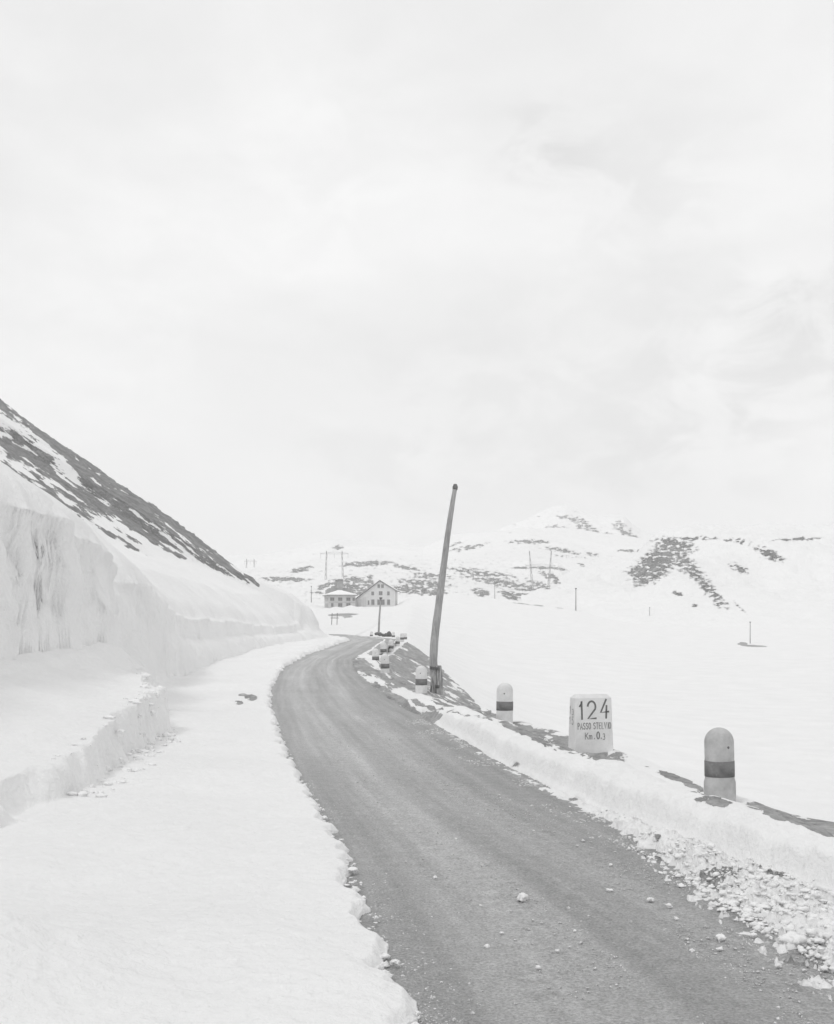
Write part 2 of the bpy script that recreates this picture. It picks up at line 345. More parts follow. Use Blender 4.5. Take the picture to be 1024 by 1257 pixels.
# the bare embankment right of the bend
emb_up = itp(PX, [(440, 900), (455, 815), (470, 812), (500, 788), (515, 797), (540, 818), (560, 836), (590, 868), (603, 885)])
emb_lo = itp(PX, [(455, 822), (475, 838), (500, 850), (530, 858), (560, 872), (603, 886)])
emb = ((PX > 452) & (PX < 603) & (YY < 130) & (SH > -.25))
v = np.where(emb, 1.15*ss(-3, 3, PY-emb_up)*ss(5, -2, PY-emb_lo), 0)
v = v*np.where((PX > 508) & (PX < 560) & (PY > 815), .68, 1)*np.where(PX > 545, .75, 1)
rk = np.maximum(rk, v)
shoulder = (SH > -1.6) & (YY < 42) & (SH < 1.2)
rk = np.maximum(rk, np.where(shoulder, blobs(PX, PY, E), 0))
rk = np.maximum(rk, np.where((SH > -1.6) & (SH < .2) & (YY > 26) & (YY < 58), .56, 0))
rk = np.maximum(rk, np.where((XX < -3.5) & (YY > 26) & (YY < 40), blobs(PX, PY, [(307, 856, 7, 3.2, 0, 1.5), (291, 862, 6, 2.6, 0, 1.4), (298, 853, 5, 1.6, 0, 1.0)]), 0))
far_ = YY > 150
rk = np.maximum(rk, np.where(far_, blobs(PX, PY, [(418, 755, 18, 1.8, -5, 1.1), (388, 737, 16, 3, 5, 1.2), (425, 757, 8, 2, 0, 1), (926, 793, 16, 1.3, 3, .9), (912, 790, 6, 1.6, 0, 1.2), (648, 742, 45, 1.0, 6, .6)]), 0))
sc_ = np.clip(YY/18, 1, 8)
NC = np.stack([XX*2.6/sc_, YY*1.3/sc_**1.6, Z*2/sc_], -1)
near.xr = sitp(YY, XRp, .7)
ch_w = itp(YY, [(3, 1.9), (6, 1.7), (9, 1.25), (11.0, .8), (13.0, .3), (60, .2)])
rk = np.maximum(rk, .29*((XX > near.xr-ch_w-.2) & (XX < near.xr+.03) & (YY < 55)))
hl = np.stack([s_/7.5, (PX*.81+PY*.58)/34, YY*.004], -1)
hm = inhill[..., None]
NC = np.where(hm, hl, NC)
stp = ((XX > near.xr-.3) & (SH < .3) & (YY > 25) & (YY < 60) & ~emb)[..., None]
NC = np.where(stp, np.stack([(XX+YY*.115)*1.5, YY*.11, Z*.5], -1), NC)
rk = np.where(stp[..., 0] & (XX < near.xr+.25), np.maximum(rk, .7*ss(near.xr+.5, near.xr, XX)), rk)
em = (emb & (YY > 30))[..., None]
NC = np.where(em, np.stack([(PY-.55*PX)/3.6, (PX+.55*PY)/22, YY*.01], -1), NC)
fm = far_[..., None] & ~hm
NC = np.where(fm, np.stack([XX*.12, YY*.03, Z*.9], -1), NC)
g = fromnp('snowfield', np.stack([XV, YY, Z], -1).reshape(-1, 3), gridfaces(*XX.shape), M['ground'], attrs={'rock': rk.ravel(), 'nc': NC.reshape(-1, 3), 'tone': np.where(inhill, 0, np.where(far_, .5, .42)).ravel()})
tag(g, kind='structure')
# wide base sheet reaching the horizon, and the land behind the camera
n = 96; ang = np.linspace(0, 2*math.pi, n, endpoint=False); rr = np.array([0., 30, 120, 500, 2000, 14000])
vv = [(0, 0, -14)]; ff = []
for r_ in rr[1:]:
    for a in ang: vv.append((r_*math.cos(a), r_*math.sin(a), -14 if r_ < 3000 else -14))
bm = bmesh.new(); vs = [bm.verts.new(p) for p in vv]
for k in range(n): bm.faces.new((vs[0], vs[1+k], vs[1+(k+1) % n]))
for j in range(len(rr)-2):
    for k in range(n):
        a0 = 1+j*n; a1 = a0+n; bm.faces.new((vs[a0+k], vs[a1+k], vs[a1+(k+1) % n], vs[a0+(k+1) % n]))
tag(frombm('ground', bm, M['ground']), kind='structure')
xs = np.linspace(-60, 60, 121); ys = np.linspace(-60, 3.0, 64); X2, Y2 = np.meshgrid(xs, ys)
Z2 = near(X2, np.full_like(Y2, 3.0))[0]; Z2 = np.where(Z2 < -.1, -.12, Z2)
tag(fromnp('snowy_ground', np.stack([X2, Y2, np.clip(Z2, -4, 30)], -1).reshape(-1, 3), gridfaces(*X2.shape), M['ground'], attrs={'rock': Z2.ravel()*0, 'nc': np.stack([X2, Y2, Z2], -1).reshape(-1, 3)}), kind='structure')
# ------------------------------------------------------------------ road
yr2 = np.concatenate([np.linspace(-60, 3, 20, endpoint=False), np.geomspace(3, 140, 700)])
tt = np.linspace(-.45, 1.35, 260); T, Y3 = np.meshgrid(tt, yr2)
xl = sitp(Y3, XLp, 1.5); xr = sitp(Y3, XRp, .7); X3 = xl+(xr-xl)*T
rut = lambda c, w_: np.exp(-((T-c)/w_)**2)
zz = zroad(Y3)-.012*rut(.28, .09)-.012*rut(.62, .10)+.006*fbm(X3*3, Y3*3, o=4, s=70)+.01*rut(.45, .06)+.010*np.abs(fbm(X3*9, Y3*9, o=3, s=72))*ss(.55, .9, T)
m, nt, b = newmat('gravel_road'); c = coord(nt); uv = attr(nt, 'nc').outputs['Vector']
sp = N(nt, 'ShaderNodeSeparateXYZ'); nt.links.new(uv, sp.inputs[0])
st1 = noise(nt, uv, 1.0, 6, .6)                       # streaks along the road
big = noise(nt, c, .35, 4, .55); fine = noise(nt, c, 45, 5, .75); mid = noise(nt, c, 6, 6, .7)
cb = N(nt, 'ShaderNodeValToRGB'); nt.links.new(sp.outputs[1], cb.inputs[0])
els = cb.color_ramp.elements; els[0].position = 0; els[0].color = (.86,)*3+(1,); els[1].position = 1; els[1].color = (.8,)*3+(1,)
for p_, v_ in ((.07, .92), (.17, 1.04), (.27, 1.07), (.34, 1.06), (.41, .93), (.48, .94), (.57, 1.04), (.65, 1.03), (.73, .89), (.86, .86)):
    e_ = els.new(p_); e_.color = (v_,)*3+(1,)
v = math_(nt, 'MULTIPLY', cb.outputs[0], mapr(nt, st1, .3, .7, .44, .60))
v = math_(nt, 'MULTIPLY', v, mapr(nt, big, .3, .7, .95, 1.05))
v = math_(nt, 'MULTIPLY', v, mapr(nt, fine, .36, .64, .70, 1.27))
v = math_(nt, 'MULTIPLY', v, mapr(nt, mid, .35, .65, .90, 1.09))
# specks of trodden snow and pale grit
vo = N(nt, 'ShaderNodeTexVoronoi'); vo.inputs['Scale'].default_value = 5.5; nt.links.new(c, vo.inputs['Vector'])
spk = mapr(nt, math_(nt, 'ADD', vo.outputs['Distance'], math_(nt, 'MULTIPLY', math_(nt, 'SUBTRACT', mid, .5), .4)), .06, .10, 1, 0, True)
mk = math_(nt, 'MULTIPLY', spk, mapr(nt, noise(nt, c, 1.1, 3), .50, .6, 0, .8, True))
mx = N(nt, 'ShaderNodeMix', data_type='RGBA'); nt.links.new(mk, mx.inputs[0]); nt.links.new(grey(nt, v), mx.inputs[6]); mx.inputs[7].default_value = (.66, .66, .66, 1)
nt.links.new(mx.outputs[2], b.inputs['Base Color']); b.inputs['Roughness'].default_value = .9
bump(nt, b, math_(nt, 'ADD', fine, mid), .03); M['road'] = m
NR = np.stack([X3*0+T*14, T, Y3*0], -1); NR[..., 2] = Y3*.12
# first two components are read by the shader: streak coordinate, then position across the road
rd = fromnp('road', np.stack([X3, Y3, zz], -1).reshape(-1, 3), gridfaces(*X3.shape), M['road'], attrs={'nc': NR.reshape(-1, 3)})
tag(rd, kind='structure')
# ------------------------------------------------------------------ hills and mountains
def hill(name, crest, Dc, Df, pyf, x0, x1, nx, nt_, rockL, mat, ns, amp, seed, base=0.0, prof=1.0, back=.5, crestrock=0, nsz=3.0, tone=0.0):
    px = np.linspace(x0, x1, nx); cz = EYE+(HY-itp(px, crest))*Dc/F
    t = np.linspace(0, 1.6, nt_); P, T_ = np.meshgrid(px, t); CZ = np.broadcast_to(cz, P.shape)
    D = Df+(Dc-Df)*T_
    zf = EYE+(HY-np.interp(P, *zip(*pyf)))*Df/F if isinstance(pyf, list) else EYE+(HY-pyf)*Df/F
    tc = np.clip(T_, 0, 1); pr = np.sin(tc*math.pi/2)**prof
    z = zf+(CZ-zf)*pr
    z = np.where(T_ > 1, CZ-(CZ-zf)*(T_-1)/.6*back*1.6, z)
    X = (P-CX)*D/F
    nz = fbm(X/ns, D/ns, o=6, s=seed)
    z = z+amp*nz*ss(0, .25, T_)*(1-1.0*np.exp(-((T_-1)/.3)**2))
    z = z+amp*.10*fbm(X/ns*6, D/ns*6, o=4, s=seed+9)*np.exp(-((T_-1)/.12)**2)
    PYv = HY-F*(z-EYE)/D
    rk = np.maximum(base*ss(0, .1, T_), blobs(P, PYv, rockL))
    if crestrock: rk = np.maximum(rk, crestrock*np.exp(-((T_-1)/.05)**2))
    k = 1.0/(F and Dc/F)
    nc = np.stack([P/nsz*.42, D/Dc*0+PYv/nsz, D*0], -1)
    nc[..., 2] = seed
    o = fromnp(name, np.stack([X, D, z], -1).reshape(-1, 3), gridfaces(*P.shape), mat, attrs={'rock': rk.ravel(), 'nc': nc.reshape(-1, 3), 'tone': rk.ravel()*0+tone})
    tag(o, kind='structure'); return o
# right hill with its rocky spur
Fc = [(500, 745), (600, 722), (690, 713), (720, 704), (750, 698), (775, 694), (788, 684), (800, 674), (812, 667), (830, 662), (850, 661), (900, 663), (940, 660), (990, 660), (1100, 655), (1500, 660)]
hill('rocky_hill', Fc, 820, 440, [(500, 790), (740, 775), (1500, 790)], 640, 1400, 620, 240,
     [(806, 692, 32, 15, -38, .92), (795, 702, 22, 8, 0, .9), (828, 669, 24, 8, 10, .8), (840, 690, 26, 14, 40, .5), (855, 705, 44, 9, 50, .55), (875, 728, 30, 7, 45, .52), (870, 722, 10, 4, 10, .8), (945, 680, 18, 5, 25, .85), (908, 698, 12, 4, 20, .75), (855, 661, 22, 1.3, 0, 1),
      (905, 664, 16, 1.3, 5, 1), (975, 662, 26, 1.3, -3, 1), (832, 729, 5, 2, 10, 1), (852, 742, 4, 2, 10, .9), (908, 745, 16, 3, 45, .4), (880, 743, 5, 2, 30, .9)],
     M['hill'], 60, 15, 101, base=.14, prof=.85, nsz=3.2, tone=.12)
Cc = [(-200, 700), (290, 706), (330, 702), (360, 699), (385, 695), (420, 692), (450, 687), (490, 691), (530, 694), (570, 693), (600, 694), (630, 698), (648, 695), (665, 698), (685, 696), (700, 704), (730, 712), (760, 725), (900, 745)]
hill('rocky_hillside', Cc, 950, 520, 765, 150, 900, 800, 240,
     [(450, 692, 30, 3, -3, .85), (500, 697, 20, 3, 10, .7), (370, 699, 14, 2.4, -10, 1), (350, 711, 26, 2.6, 1, .95), (430, 722, 26, 8, 15, .68), (400, 719, 12, 3, -20, .8), (444, 714, 24, 5, 10, .7), (530, 707, 30, 4, 3, .6), (520, 716, 34, 5, 5, .68), (505, 724, 34, 5, 5, .7), (530, 727, 18, 4, 0, .85), (590, 703, 50, 5, 8, .55), (620, 716, 60, 6, 12, .62),
      (590, 727, 10, 4, 10, 1), (625, 731, 10, 4, 30, .95), (660, 735, 46, 4, 10, .72), (675, 722, 34, 4, 20, .62), (640, 697, 10, 1.2, 0, 1.1), (664, 697, 12, 1.2, 0, 1.1), (686, 698, 10, 1.2, 10, 1.1), (680, 711, 22, 5, 30, .65), (700, 743, 14, 1.2, 3, .9), (455, 708, 4, 2, 0, .9), (390, 728, 10, 2, 5, .6)],
     M['hill'], 70, 8, 131, base=.2, prof=.8, nsz=2.6, tone=.35)
Dc_ = [(-300, 700), (290, 694), (340, 688), (400, 677), (430, 680), (480, 684), (520, 687), (545, 679), (565, 672), (600, 667), (649, 662), (690, 669), (740, 677), (790, 680), (900, 684), (1400, 690)]
hill('far_hill', Dc_, 2300, 1000, 735, 150, 1000, 500, 160,
     [(575, 672, 24, 3, -10, .7), (650, 665, 24, 2.2, 0, .9), (415, 672, 6, 2.0, 0, 1.2), (690, 676, 26, 2, 8, .75), (720, 680, 22, 1.5, 5, .75), (780, 676, 22, 1.5, 0, 1), (715, 694, 6, 1.4, 25, 1), (734, 699, 7, 1, 5, 1), (790, 686, 18, 1.6, 0, .8), (700, 683, 30, 2, 5, .45), (560, 668, 14, 2, -20, .5)],
     M['hill'], 300, 22, 151, base=.18, prof=.8, nsz=2.4, tone=.2)
Ec = [(-300, 720), (450, 705), (560, 680), (600, 668), (640, 652), (665, 640), (680, 634), (694, 632), (706, 636), (720, 641), (735, 645), (750, 643), (766, 643), (775, 652), (790, 662), (810, 669), (850, 676), (900, 684), (1300, 700)]
hill('mountain', Ec, 5600, 3000, 735, 350, 1000, 520, 220,
     [(730, 655, 30, 6, 42, .66), (715, 645, 20, 6, 30, .5), (733, 668, 14, 6, 30, .7), (765, 650, 16, 6, 40, .62), (760, 666, 16, 5, -10, .6), (690, 655, 24, 10, 20, .46), (700, 636, 20, 3, 10, .6), (750, 660, 18, 5, 30, .55), (785, 664, 14, 3, 40, .6)],
     M['peak'], 420, 95, 171, base=.20, prof=.9, nsz=3.0, tone=.0)
# ------------------------------------------------------------------ roadside bollards
def bollard_profile():
    r = .178; H = .93; pr = []
    for i in range(7): pr.append((r*(1.02-.02*i/6), -.6+i*(H-r+.6)/6))
    for i in range(1, 10):
        a = i/9*math.pi/2; pr.append((r*math.cos(a) if i < 9 else .004, H-r+r*math.sin(a)))
    return pr
def lathe_bm(pr, n=28, sq=None, wob=0.0, seed=0):
    bm = bmesh.new(); rings = []
    for r, z in pr:
        ring = []
        for k in range(n):
            a = 2*math.pi*k/n; q = r
            if sq:
                p = sq(z); c_, s_ = abs(math.cos(a)), abs(math.sin(a)); q = r/((c_**p+s_**p)**(1/p))
            q *= 1+wob*float(vn(math.cos(a)*2+seed, math.sin(a)*2, z*5))
            ring.append(bm.verts.new((q*math.cos(a), q*math.sin(a), z)))
        rings.append(ring)
    for a_, b_ in zip(rings, rings[1:]):
        for k in range(n): bm.faces.new((a_[k], a_[(k+1) % n], b_[(k+1) % n], b_[k]))
    return bm, rings
def make_bollard(mat, seed, fine=True):
    t = empty('bollard', (0, 0, 0))
    sq = lambda z: 2+.5*max(0., min(1., (.31-z)/.05))
    pr = bollard_profile()
    pr = [(r, z) for r, z in pr if z < .0]+[(.180, 0), (.180, .2), (.180, .26), (.179, .31), (.178, .35)]+[(.178, .40), (.178, .5), (.178, .6)]+[(r, z) for r, z in pr if z > .62]
    bm, rings = lathe_bm(pr, 32, sq, .018, seed); bm.faces.new(rings[-1]); bm.faces.new(rings[0][::-1])
    o = frombm('post', bm, mat, t, True)
    bm, rings = lathe_bm([(.176, .332), (.1815, .334), (.182, .40), (.1815, .525), (.176, .527)], 32, None, .006, seed+3)
    o = frombm('painted_band', bm, M['band'], t, True)
    bm = bmesh.new()
    for k in range(8):
        pass
    bmesh.ops.create_uvsphere(bm, u_segments=10, v_segments=6, radius=.016)
    for v_ in bm.verts: v_.co = Vector((v_.co.x, v_.co.y*.5-.180, v_.co.z+.70))
    frombm('reflector_stud', bm, M['black'], t, True)
    return t
def kids(o): return [c for c in COL.objects if c.parent == o]
def copy_tree(o, parent=None):
    c = o.copy(); COL.objects.link(c)
    if parent: c.parent = parent
    for ch in kids(o): copy_tree(ch, c)
    return c
BL = [(884, 14.0, 3.72, 'dingy', 'large weathered grey bollard with scratched dark band, nearest the camera, right of the milestone'),
      (619.5, 24.6, None, 'whitewash', 'white bollard with dark band standing alone just left of the milestone beside the small stone'),
      (517.5, 35.0, None, 'whitewash', 'white bollard with dark band at the foot of the tall leaning pole'),
      (473, 46.5, None, 'whitewash', 'white bollard with dark band standing in bare earth below the row at the bend'),
      (461.5, 57.0, None, 'whitewash', 'leftmost bright bollard of the bend, half sunk in the snow tongue at the road edge'),
      (471, 66.0, None, 'whitewash', 'bollard half sunk in snow, second in the close row around the bend'),
      (479.8, 76.0, None, 'whitewash', 'third bollard in the close row around the bend, over the bare slope'),
      (488, 90.0, None, 'whitewash', 'small bollard just before the far end of the row around the bend'),
      (493.8, 104.0, None, 'whitewash', 'left one of the two overlapping bollards at the far end of the row'),
      (497.6, 112.0, None, 'whitewash', 'right one of the two overlapping bollards at the far end of the row'),
      (483, 127.0, None, 'whitewash', 'tiny distant bollard at the right end of the dark boulders beyond the bend'),
      (456, 133.0, None, 'whitewash', 'tiny distant bollard at the left end of the dark boulders beyond the bend')]
TOP = [893, 838, 817, 802.5, 796, 788, 785, 781, 777, 777, 775.5, 775]
sink = {46.5: .02, 57.0: .22, 66.0: .22, 76: .2, 90: .25, 104: .22, 112: .2, 127: .3, 133: .35}
b0 = make_bollard(M['whitewash'], 1); b1_ = make_bollard(M['dingy'], 5)
for i, (px, Y, X, mt, lab) in enumerate(BL):
    X = (px-CX)*Y/F if X is None else X
    o = b1_ if mt == 'dingy' else (b0 if i == 1 else copy_tree(b0))
    z = ground_z(X, Y)
    zt = {14.0: zroad(14.)-.0, 24.6: zroad(24.6)}.get(Y, z)
    o.location = (X, Y, EYE+(HY-TOP[i])*Y/F-.93)
    o.rotation_euler = (R(random.uniform(-1.5, 1.5)), R(random.uniform(-1.5, 1.5)) if i else R(-.6), R(random.uniform(-10, 10)) if i else R(22))
    tag(o, lab, 'bollard', 'striped bollards along the outer road edge')
    print('bollard', i, round(X, 2), Y, round(z, 3), 'base py', round(HY-F*(o.location.z-EYE)/Y, 1))
# ------------------------------------------------------------------ milestone
def arc(cx, cy, rx, ry, a0, a1, n=10):
    return [(cx+rx*math.cos(R(a0+(a1-a0)*i/n)), cy+ry*math.sin(R(a0+(a1-a0)*i/n))) for i in range(n+1)]
GL = {'1': [[(.15, .72), (.45, 1), (.5, 0)]],
      '2': [arc(.5, .68, .42, .31, 170, -25)+[(.1, 0), (.95, .02)]],
      '4': [[(.72, 1.0), (.08, .3), (1.0, .34)], [(.78, .66), (.72, 0)]],
      'P': [[(.15, 0), (.15, 1)]+arc(.45, .74, .42, .26, 90, -90)+[(.15, .48)]],
      'A': [[(0, 0), (.5, 1), (1, 0)], [(.2, .34), (.8, .34)]],
      'S': [arc(.5, .76, .38, .24, 25, 250)+arc(.5, .26, .4, .26, 80, -150)],
      'O': [arc(.5, .5, .45, .5, 0, 360, 18)], 'T': [[(0, 1), (1, 1)], [(.5, 1), (.5, 0)]],
      'E': [[(.9, 1), (.12, 1), (.12, 0), (.9, 0)], [(.12, .52), (.75, .52)]], 'L': [[(.15, 1), (.15, 0), (.85, 0)]],
      'V': [[(0, 1), (.5, 0), (1, 1)]], 'I': [[(.5, 0), (.5, 1)]],
      'K': [[(.12, 0), (.12, 1)], [(.95, 1), (.15, .42)], [(.38, .58), (1.0, 0)]],
      'm': [[(.1, 0), (.1, .6)], arc(.3, .42, .2, .18, 180, 0)+[(.5, 0)], arc(.7, .42, .2, .18, 180, 0)+[(.9, 0)]],
      '.': [[(.42, 0), (.42, .12)]], '0': [arc(.5, .42, .34, .42, 0, 360, 16)], 
      '3': [arc(.45, .42, .3, .2, 140, -80)+arc(.45, .1, .34, .22, 80, -140)],
      'e': [arc(.5, .5, .4, .45, 0, 360, 12)], '5': [[(.85, 1), (.25, 1), (.2, .58)]+arc(.45, .32, .38, .32, 100, -150)]}
def stroke_text(bm, s, x, z, w, h, th, adv, y):
    for ch in s:
        if ch != ' ':
            for line in GL[ch]:
                pts = [Vector((x+p[0]*w, 0, z+p[1]*h)) for p in line]
                L, Rr = [], []
                for i, p in enumerate(pts):
                    d = (pts[min(i+1, len(pts)-1)]-pts[max(i-1, 0)]); d = d.normalized() if d.length > 1e-6 else Vector((1, 0, 0))
                    nn = Vector((-d.z, 0, d.x))*th/2
                    if i == 0: p = p-d*th*.4
                    if i == len(pts)-1: p = p+d*th*.4
                    L.append(bm.verts.new((p.x+nn.x, y, p.z+nn.z))); Rr.append(bm.verts.new((p.x-nn.x, y, p.z-nn.z)))
                for i in range(len(pts)-1): bm.faces.new((L[i], L[i+1], Rr[i+1], Rr[i]))
        x += adv*(.62 if ch in '.I' else .7 if ch == ' ' else 1)*1.0
def warp_y(bm, f):
    for v_ in bm.verts: v_.co.y = f(v_.co.z)
ks = empty('milestone', (2.985, 19.6, float(zroad(19.6))-.02), R(15))
wb, wt, H, dp = .362, .335, 1.0, .30
front = lambda z: -dp/2-.012+.035*z    # leaning front face
bm = bmesh.new()
sec = []
nz = 22
for i in range(nz+1):
    z = -.3+(H+.3)*i/nz; k = max(0, min(1, z/H)); hw = wb+(wt-wb)*k
    cr = 0
    if z > H-.06: cr = (.06-math.sqrt(max(0, .06**2-(z-(H-.06))**2)))
    hw -= cr
    y0 = -dp/2+.03*k+cr*.7; y1 = dp/2-.03*k-cr*.7
    ring = []; ch = .022
    for (cx_, cy_, a0) in ((hw-ch, y0+ch, -90), (hw-ch, y1-ch, 0), (-hw+ch, y1-ch, 90), (-hw+ch, y0+ch, 180)):
        for j in range(4):
            a = R(a0+90*j/3); ring.append((cx_+ch*math.cos(a), cy_+ch*math.sin(a)))
    sec.append([bm.verts.new((x, y, z)) for x, y in ring])
for a_, b_ in zip(sec, sec[1:]):
    for k in range(len(a_)): bm.faces.new((a_[k], a_[(k+1) % len(a_)], b_[(k+1) % len(b_)], b_[k]))
bm.faces.new(sec[-1]); bm.faces.new(sec[0][::-1])
frombm('slab', bm, M['km'], ks, False)
fy = lambda z: -dp/2+.03*z/H-.003
bm = bmesh.new()
stroke_text(bm, '1', -.275, .59, .115, .30, .032, .2, 0); stroke_text(bm, '2', -.125, .59, .17, .30, .032, .2, 0); stroke_text(bm, '4', .115, .60, .155, .31, .032, .2, 0)
warp_y(bm, fy); frombm('number_inscription', bm, M['black'], ks)
bm = bmesh.new(); stroke_text(bm, 'PASSO STELVIO', -.300, .415, .038, .105, .0125, .0508, 0)
warp_y(bm, fy); frombm('place_inscription', bm, M['letter_faint'], ks)
bm = bmesh.new(); stroke_text(bm, 'Km.', -.17, .245, .062, .105, .012, .075, 0); stroke_text(bm, '0', .04, .245, .07, .14, .021, .07, 0); stroke_text(bm, '.', .11, .245, .05, .1, .015, .04, 0); stroke_text(bm, '3', .155, .245, .055, .14, .010, .04, 0)
warp_y(bm, fy); frombm('distance_inscription', bm, M['letter_faint'], ks)
bm = bmesh.new(); stroke_text(bm, '13', -.11, .67, .075, .13, .012, .11, 0); stroke_text(bm, '15', -.11, .49, .075, .13, .012, .11, 0)
for v_ in bm.verts:      # lay on the left side face
    x, z = v_.co.x, v_.co.z; hw = wb+(wt-wb)*z/H; v_.co = Vector((-hw-.003, -x, z))
frombm('side_inscription', bm, M['letter_faint'], ks)
tag(ks, 'pale milestone slab painted 124 PASSO STELVIO, standing in bare earth at the road edge', 'milestone')
# small stone beside the second bollard
def rock_bm(r, sx, sy, sz, seed, sub=2, amp=.3, f2=0.0):
    bm = bmesh.new(); bmesh.ops.create_icosphere(bm, subdivisions=sub, radius=r)
    for v_ in bm.verts:
        d = 1+f2*float(fbm(v_.co.x/r*3.3+seed, v_.co.y/r*3.3, v_.co.z/r*3.3+seed, o=2, s=seed+5))+amp*float(fbm(v_.co.x/r*1.1+seed*3.7, v_.co.y/r*1.1+seed, v_.co.z/r*1.1+seed*.3, o=3, s=seed))*1.6
        v_.co = Vector((v_.co.x*sx*d, v_.co.y*sy*d, v_.co.z*sz*d))
    return bm
o = frombm('kerb_stone', rock_bm(.14, 1.25, .9, .7, 3), M['darkstone'])
X = (602-CX)*24.4/F; o.location = (X, 24.4, ground_z(X, 24.4)+.05); tag(o, 'small dark stone lying at the left foot of the second bollard', 'stone')
# ------------------------------------------------------------------ poles
def leaning_pole():
    Y = 35.6; base = Vector(((536.5-CX)*Y/F, Y, 0)); base.z = EYE+(HY-857)*Y/F
    t = empty('telegraph_pole', base)
    P = [(536.8, 866, 5.2), (536, 856, 5.2), (535, 842, 5.4)]
    rel = lambda px, py, dy=0: Vector(((px-CX)*(Y+dy)/F, Y+dy, EYE+(HY-py)*(Y+dy)/F))-base
    bm = bmesh.new(); pts = [(534.5, 845, 4.4), (533, 828, 4.9), (532, 810, 4.9), (533.5, 785, 4.9), (536.5, 760, 4.7), (541, 725, 4.3), (545.5, 690, 3.9), (550, 655, 3.5), (554.5, 625, 3.1), (558, 604, 2.7), (559, 598, 2.6)]
    pp = []; rr_ = []
    for i in range(len(pts)-1):
        for k in range(4):
            f = k/4; q = [pts[i][j]*(1-f)+pts[i+1][j]*f for j in range(3)]; pp.append(rel(q[0], q[1])+Vector((0, .25*(i+f)/10, 0))); rr_.append(q[2]*Y/F)
    pp.append(rel(559, 598)+Vector((0, .25, 0))); rr_.append(2.6*Y/F)
    tube(bm, pp, rr_, 16, .03); frombm('shaft', bm, M['pole'], t, True)
    bm = bmesh.new(); tube(bm, [rel(538, 868), rel(537, 850), rel(538.5, 835), rel(537.8, 817)], [.14, .15, .13, .10], 12, .1); frombm('splintered_stub', bm, M['split'], t, False)
    bm = bmesh.new(); tube(bm, [rel(532, 866, -.08), rel(532.3, 850, -.08), rel(532.5, 832, -.08), rel(532.5, 818, -.08)], [.09, .1, .09, .06], 10, .12); frombm('splintered_stub', bm, M['split'], t, False)
    bm = bmesh.new(); tube(bm, [rel(558.9, 600)+Vector((0, .25, 0)), rel(559.3, 596.5)+Vector((0, .25, 0)), rel(559.3, 593)+Vector((0, .25, 0))], [.078, .085, .05], 12); frombm('cap', bm, M['boulder'], t, True)
    for py, c_ in ((819, 533.8), (841, 535.6)):
        bm = bmesh.new()
        for k in range(3): tube(bm, [rel(c_-.1, py+k*1.3+.5), rel(c_, py+k*1.3-.5)], .165, 14)
        frombm('wire_binding', bm, M['boulder'], t, True)
    tag(t, 'tall leaning crooked wooden pole with splintered foot rising beside the bend', 'pole')
leaning_pole()
def pole(px, pt, pb, Y, r, lab, lean=0.0, fit=True, name='utility_pole', px_top=None):
    if fit: g_ = ground_at(px, pb, 100); Y = g_.y if 100 < g_.y < 515 else Y
    b_ = W(px, pb, Y); t_ = W(px_top if px_top else px, pt, Y)
    t = empty(name, b_); v_ = t_-b_; bm = bmesh.new()
    tube(bm, [Vector((0, 0, -1.2)), v_*.33, v_*.66, v_], [r*1.15, r*1.05, r*.95, r*.8], 8); frombm('shaft', bm, M['pole'], t, True)
    bm = bmesh.new(); box(bm, -r*1.6, r*1.6, -r*1.6, r*1.6, v_.z, v_.z+r*1.5)
    for q in bm.verts: q.co.x += v_.x
    frombm('cap', bm, M['boulder'], t)
    tag(t, lab, 'pole'); print('pole', px, round(Y, 1)); return t
pole(464.5, 735, 777, 135, .11, 'thin leaning pole rising from the boulders in front of the gabled house', px_top=467.5, fit=False)
pole(707, 723, 749.5, 400, .22, 'dark upright pole in the snowfield left of the rocky spur')
pole(797.5, 746, 766, 400, .12, 'very thin pale pole in the snowfield below the rocky spur')
pole(921, 764, 790, 300, .12, 'thin pole beside a bare patch in the snowfield, rightmost of the far poles')
pole(607.5, 714, 733, 495, .13, 'faint thin pole on the crest of the snowfield before the rocky hillside', fit=False)
pole(382.3, 720, 736, 470, .14, 'thin pole at the left of the hotel on the snow', fit=False)
# sign frame of two posts and a rail
gA = ground_at(407, 767, 140); print('frame at', gA)
t = empty('barrier_frame', gA); w_ = 6.6*gA.y/F; h_ = 14.5*gA.y/F
for dx_, sl in ((0, .06), (w_, .04)):
    bm = bmesh.new(); tube(bm, [(dx_, 0, -.5), (dx_+sl*h_, 0, h_)], .06, 8); frombm('post', bm, M['wood'], t, True)
bm = bmesh.new(); box(bm, -.15, w_+.3, -.09, -.065, h_*.55, h_*.55+.12); frombm('rail', bm, M['wood'], t)
tag(t, 'small frame of two thin posts and a rail standing in snow past the bank', 'barrier')
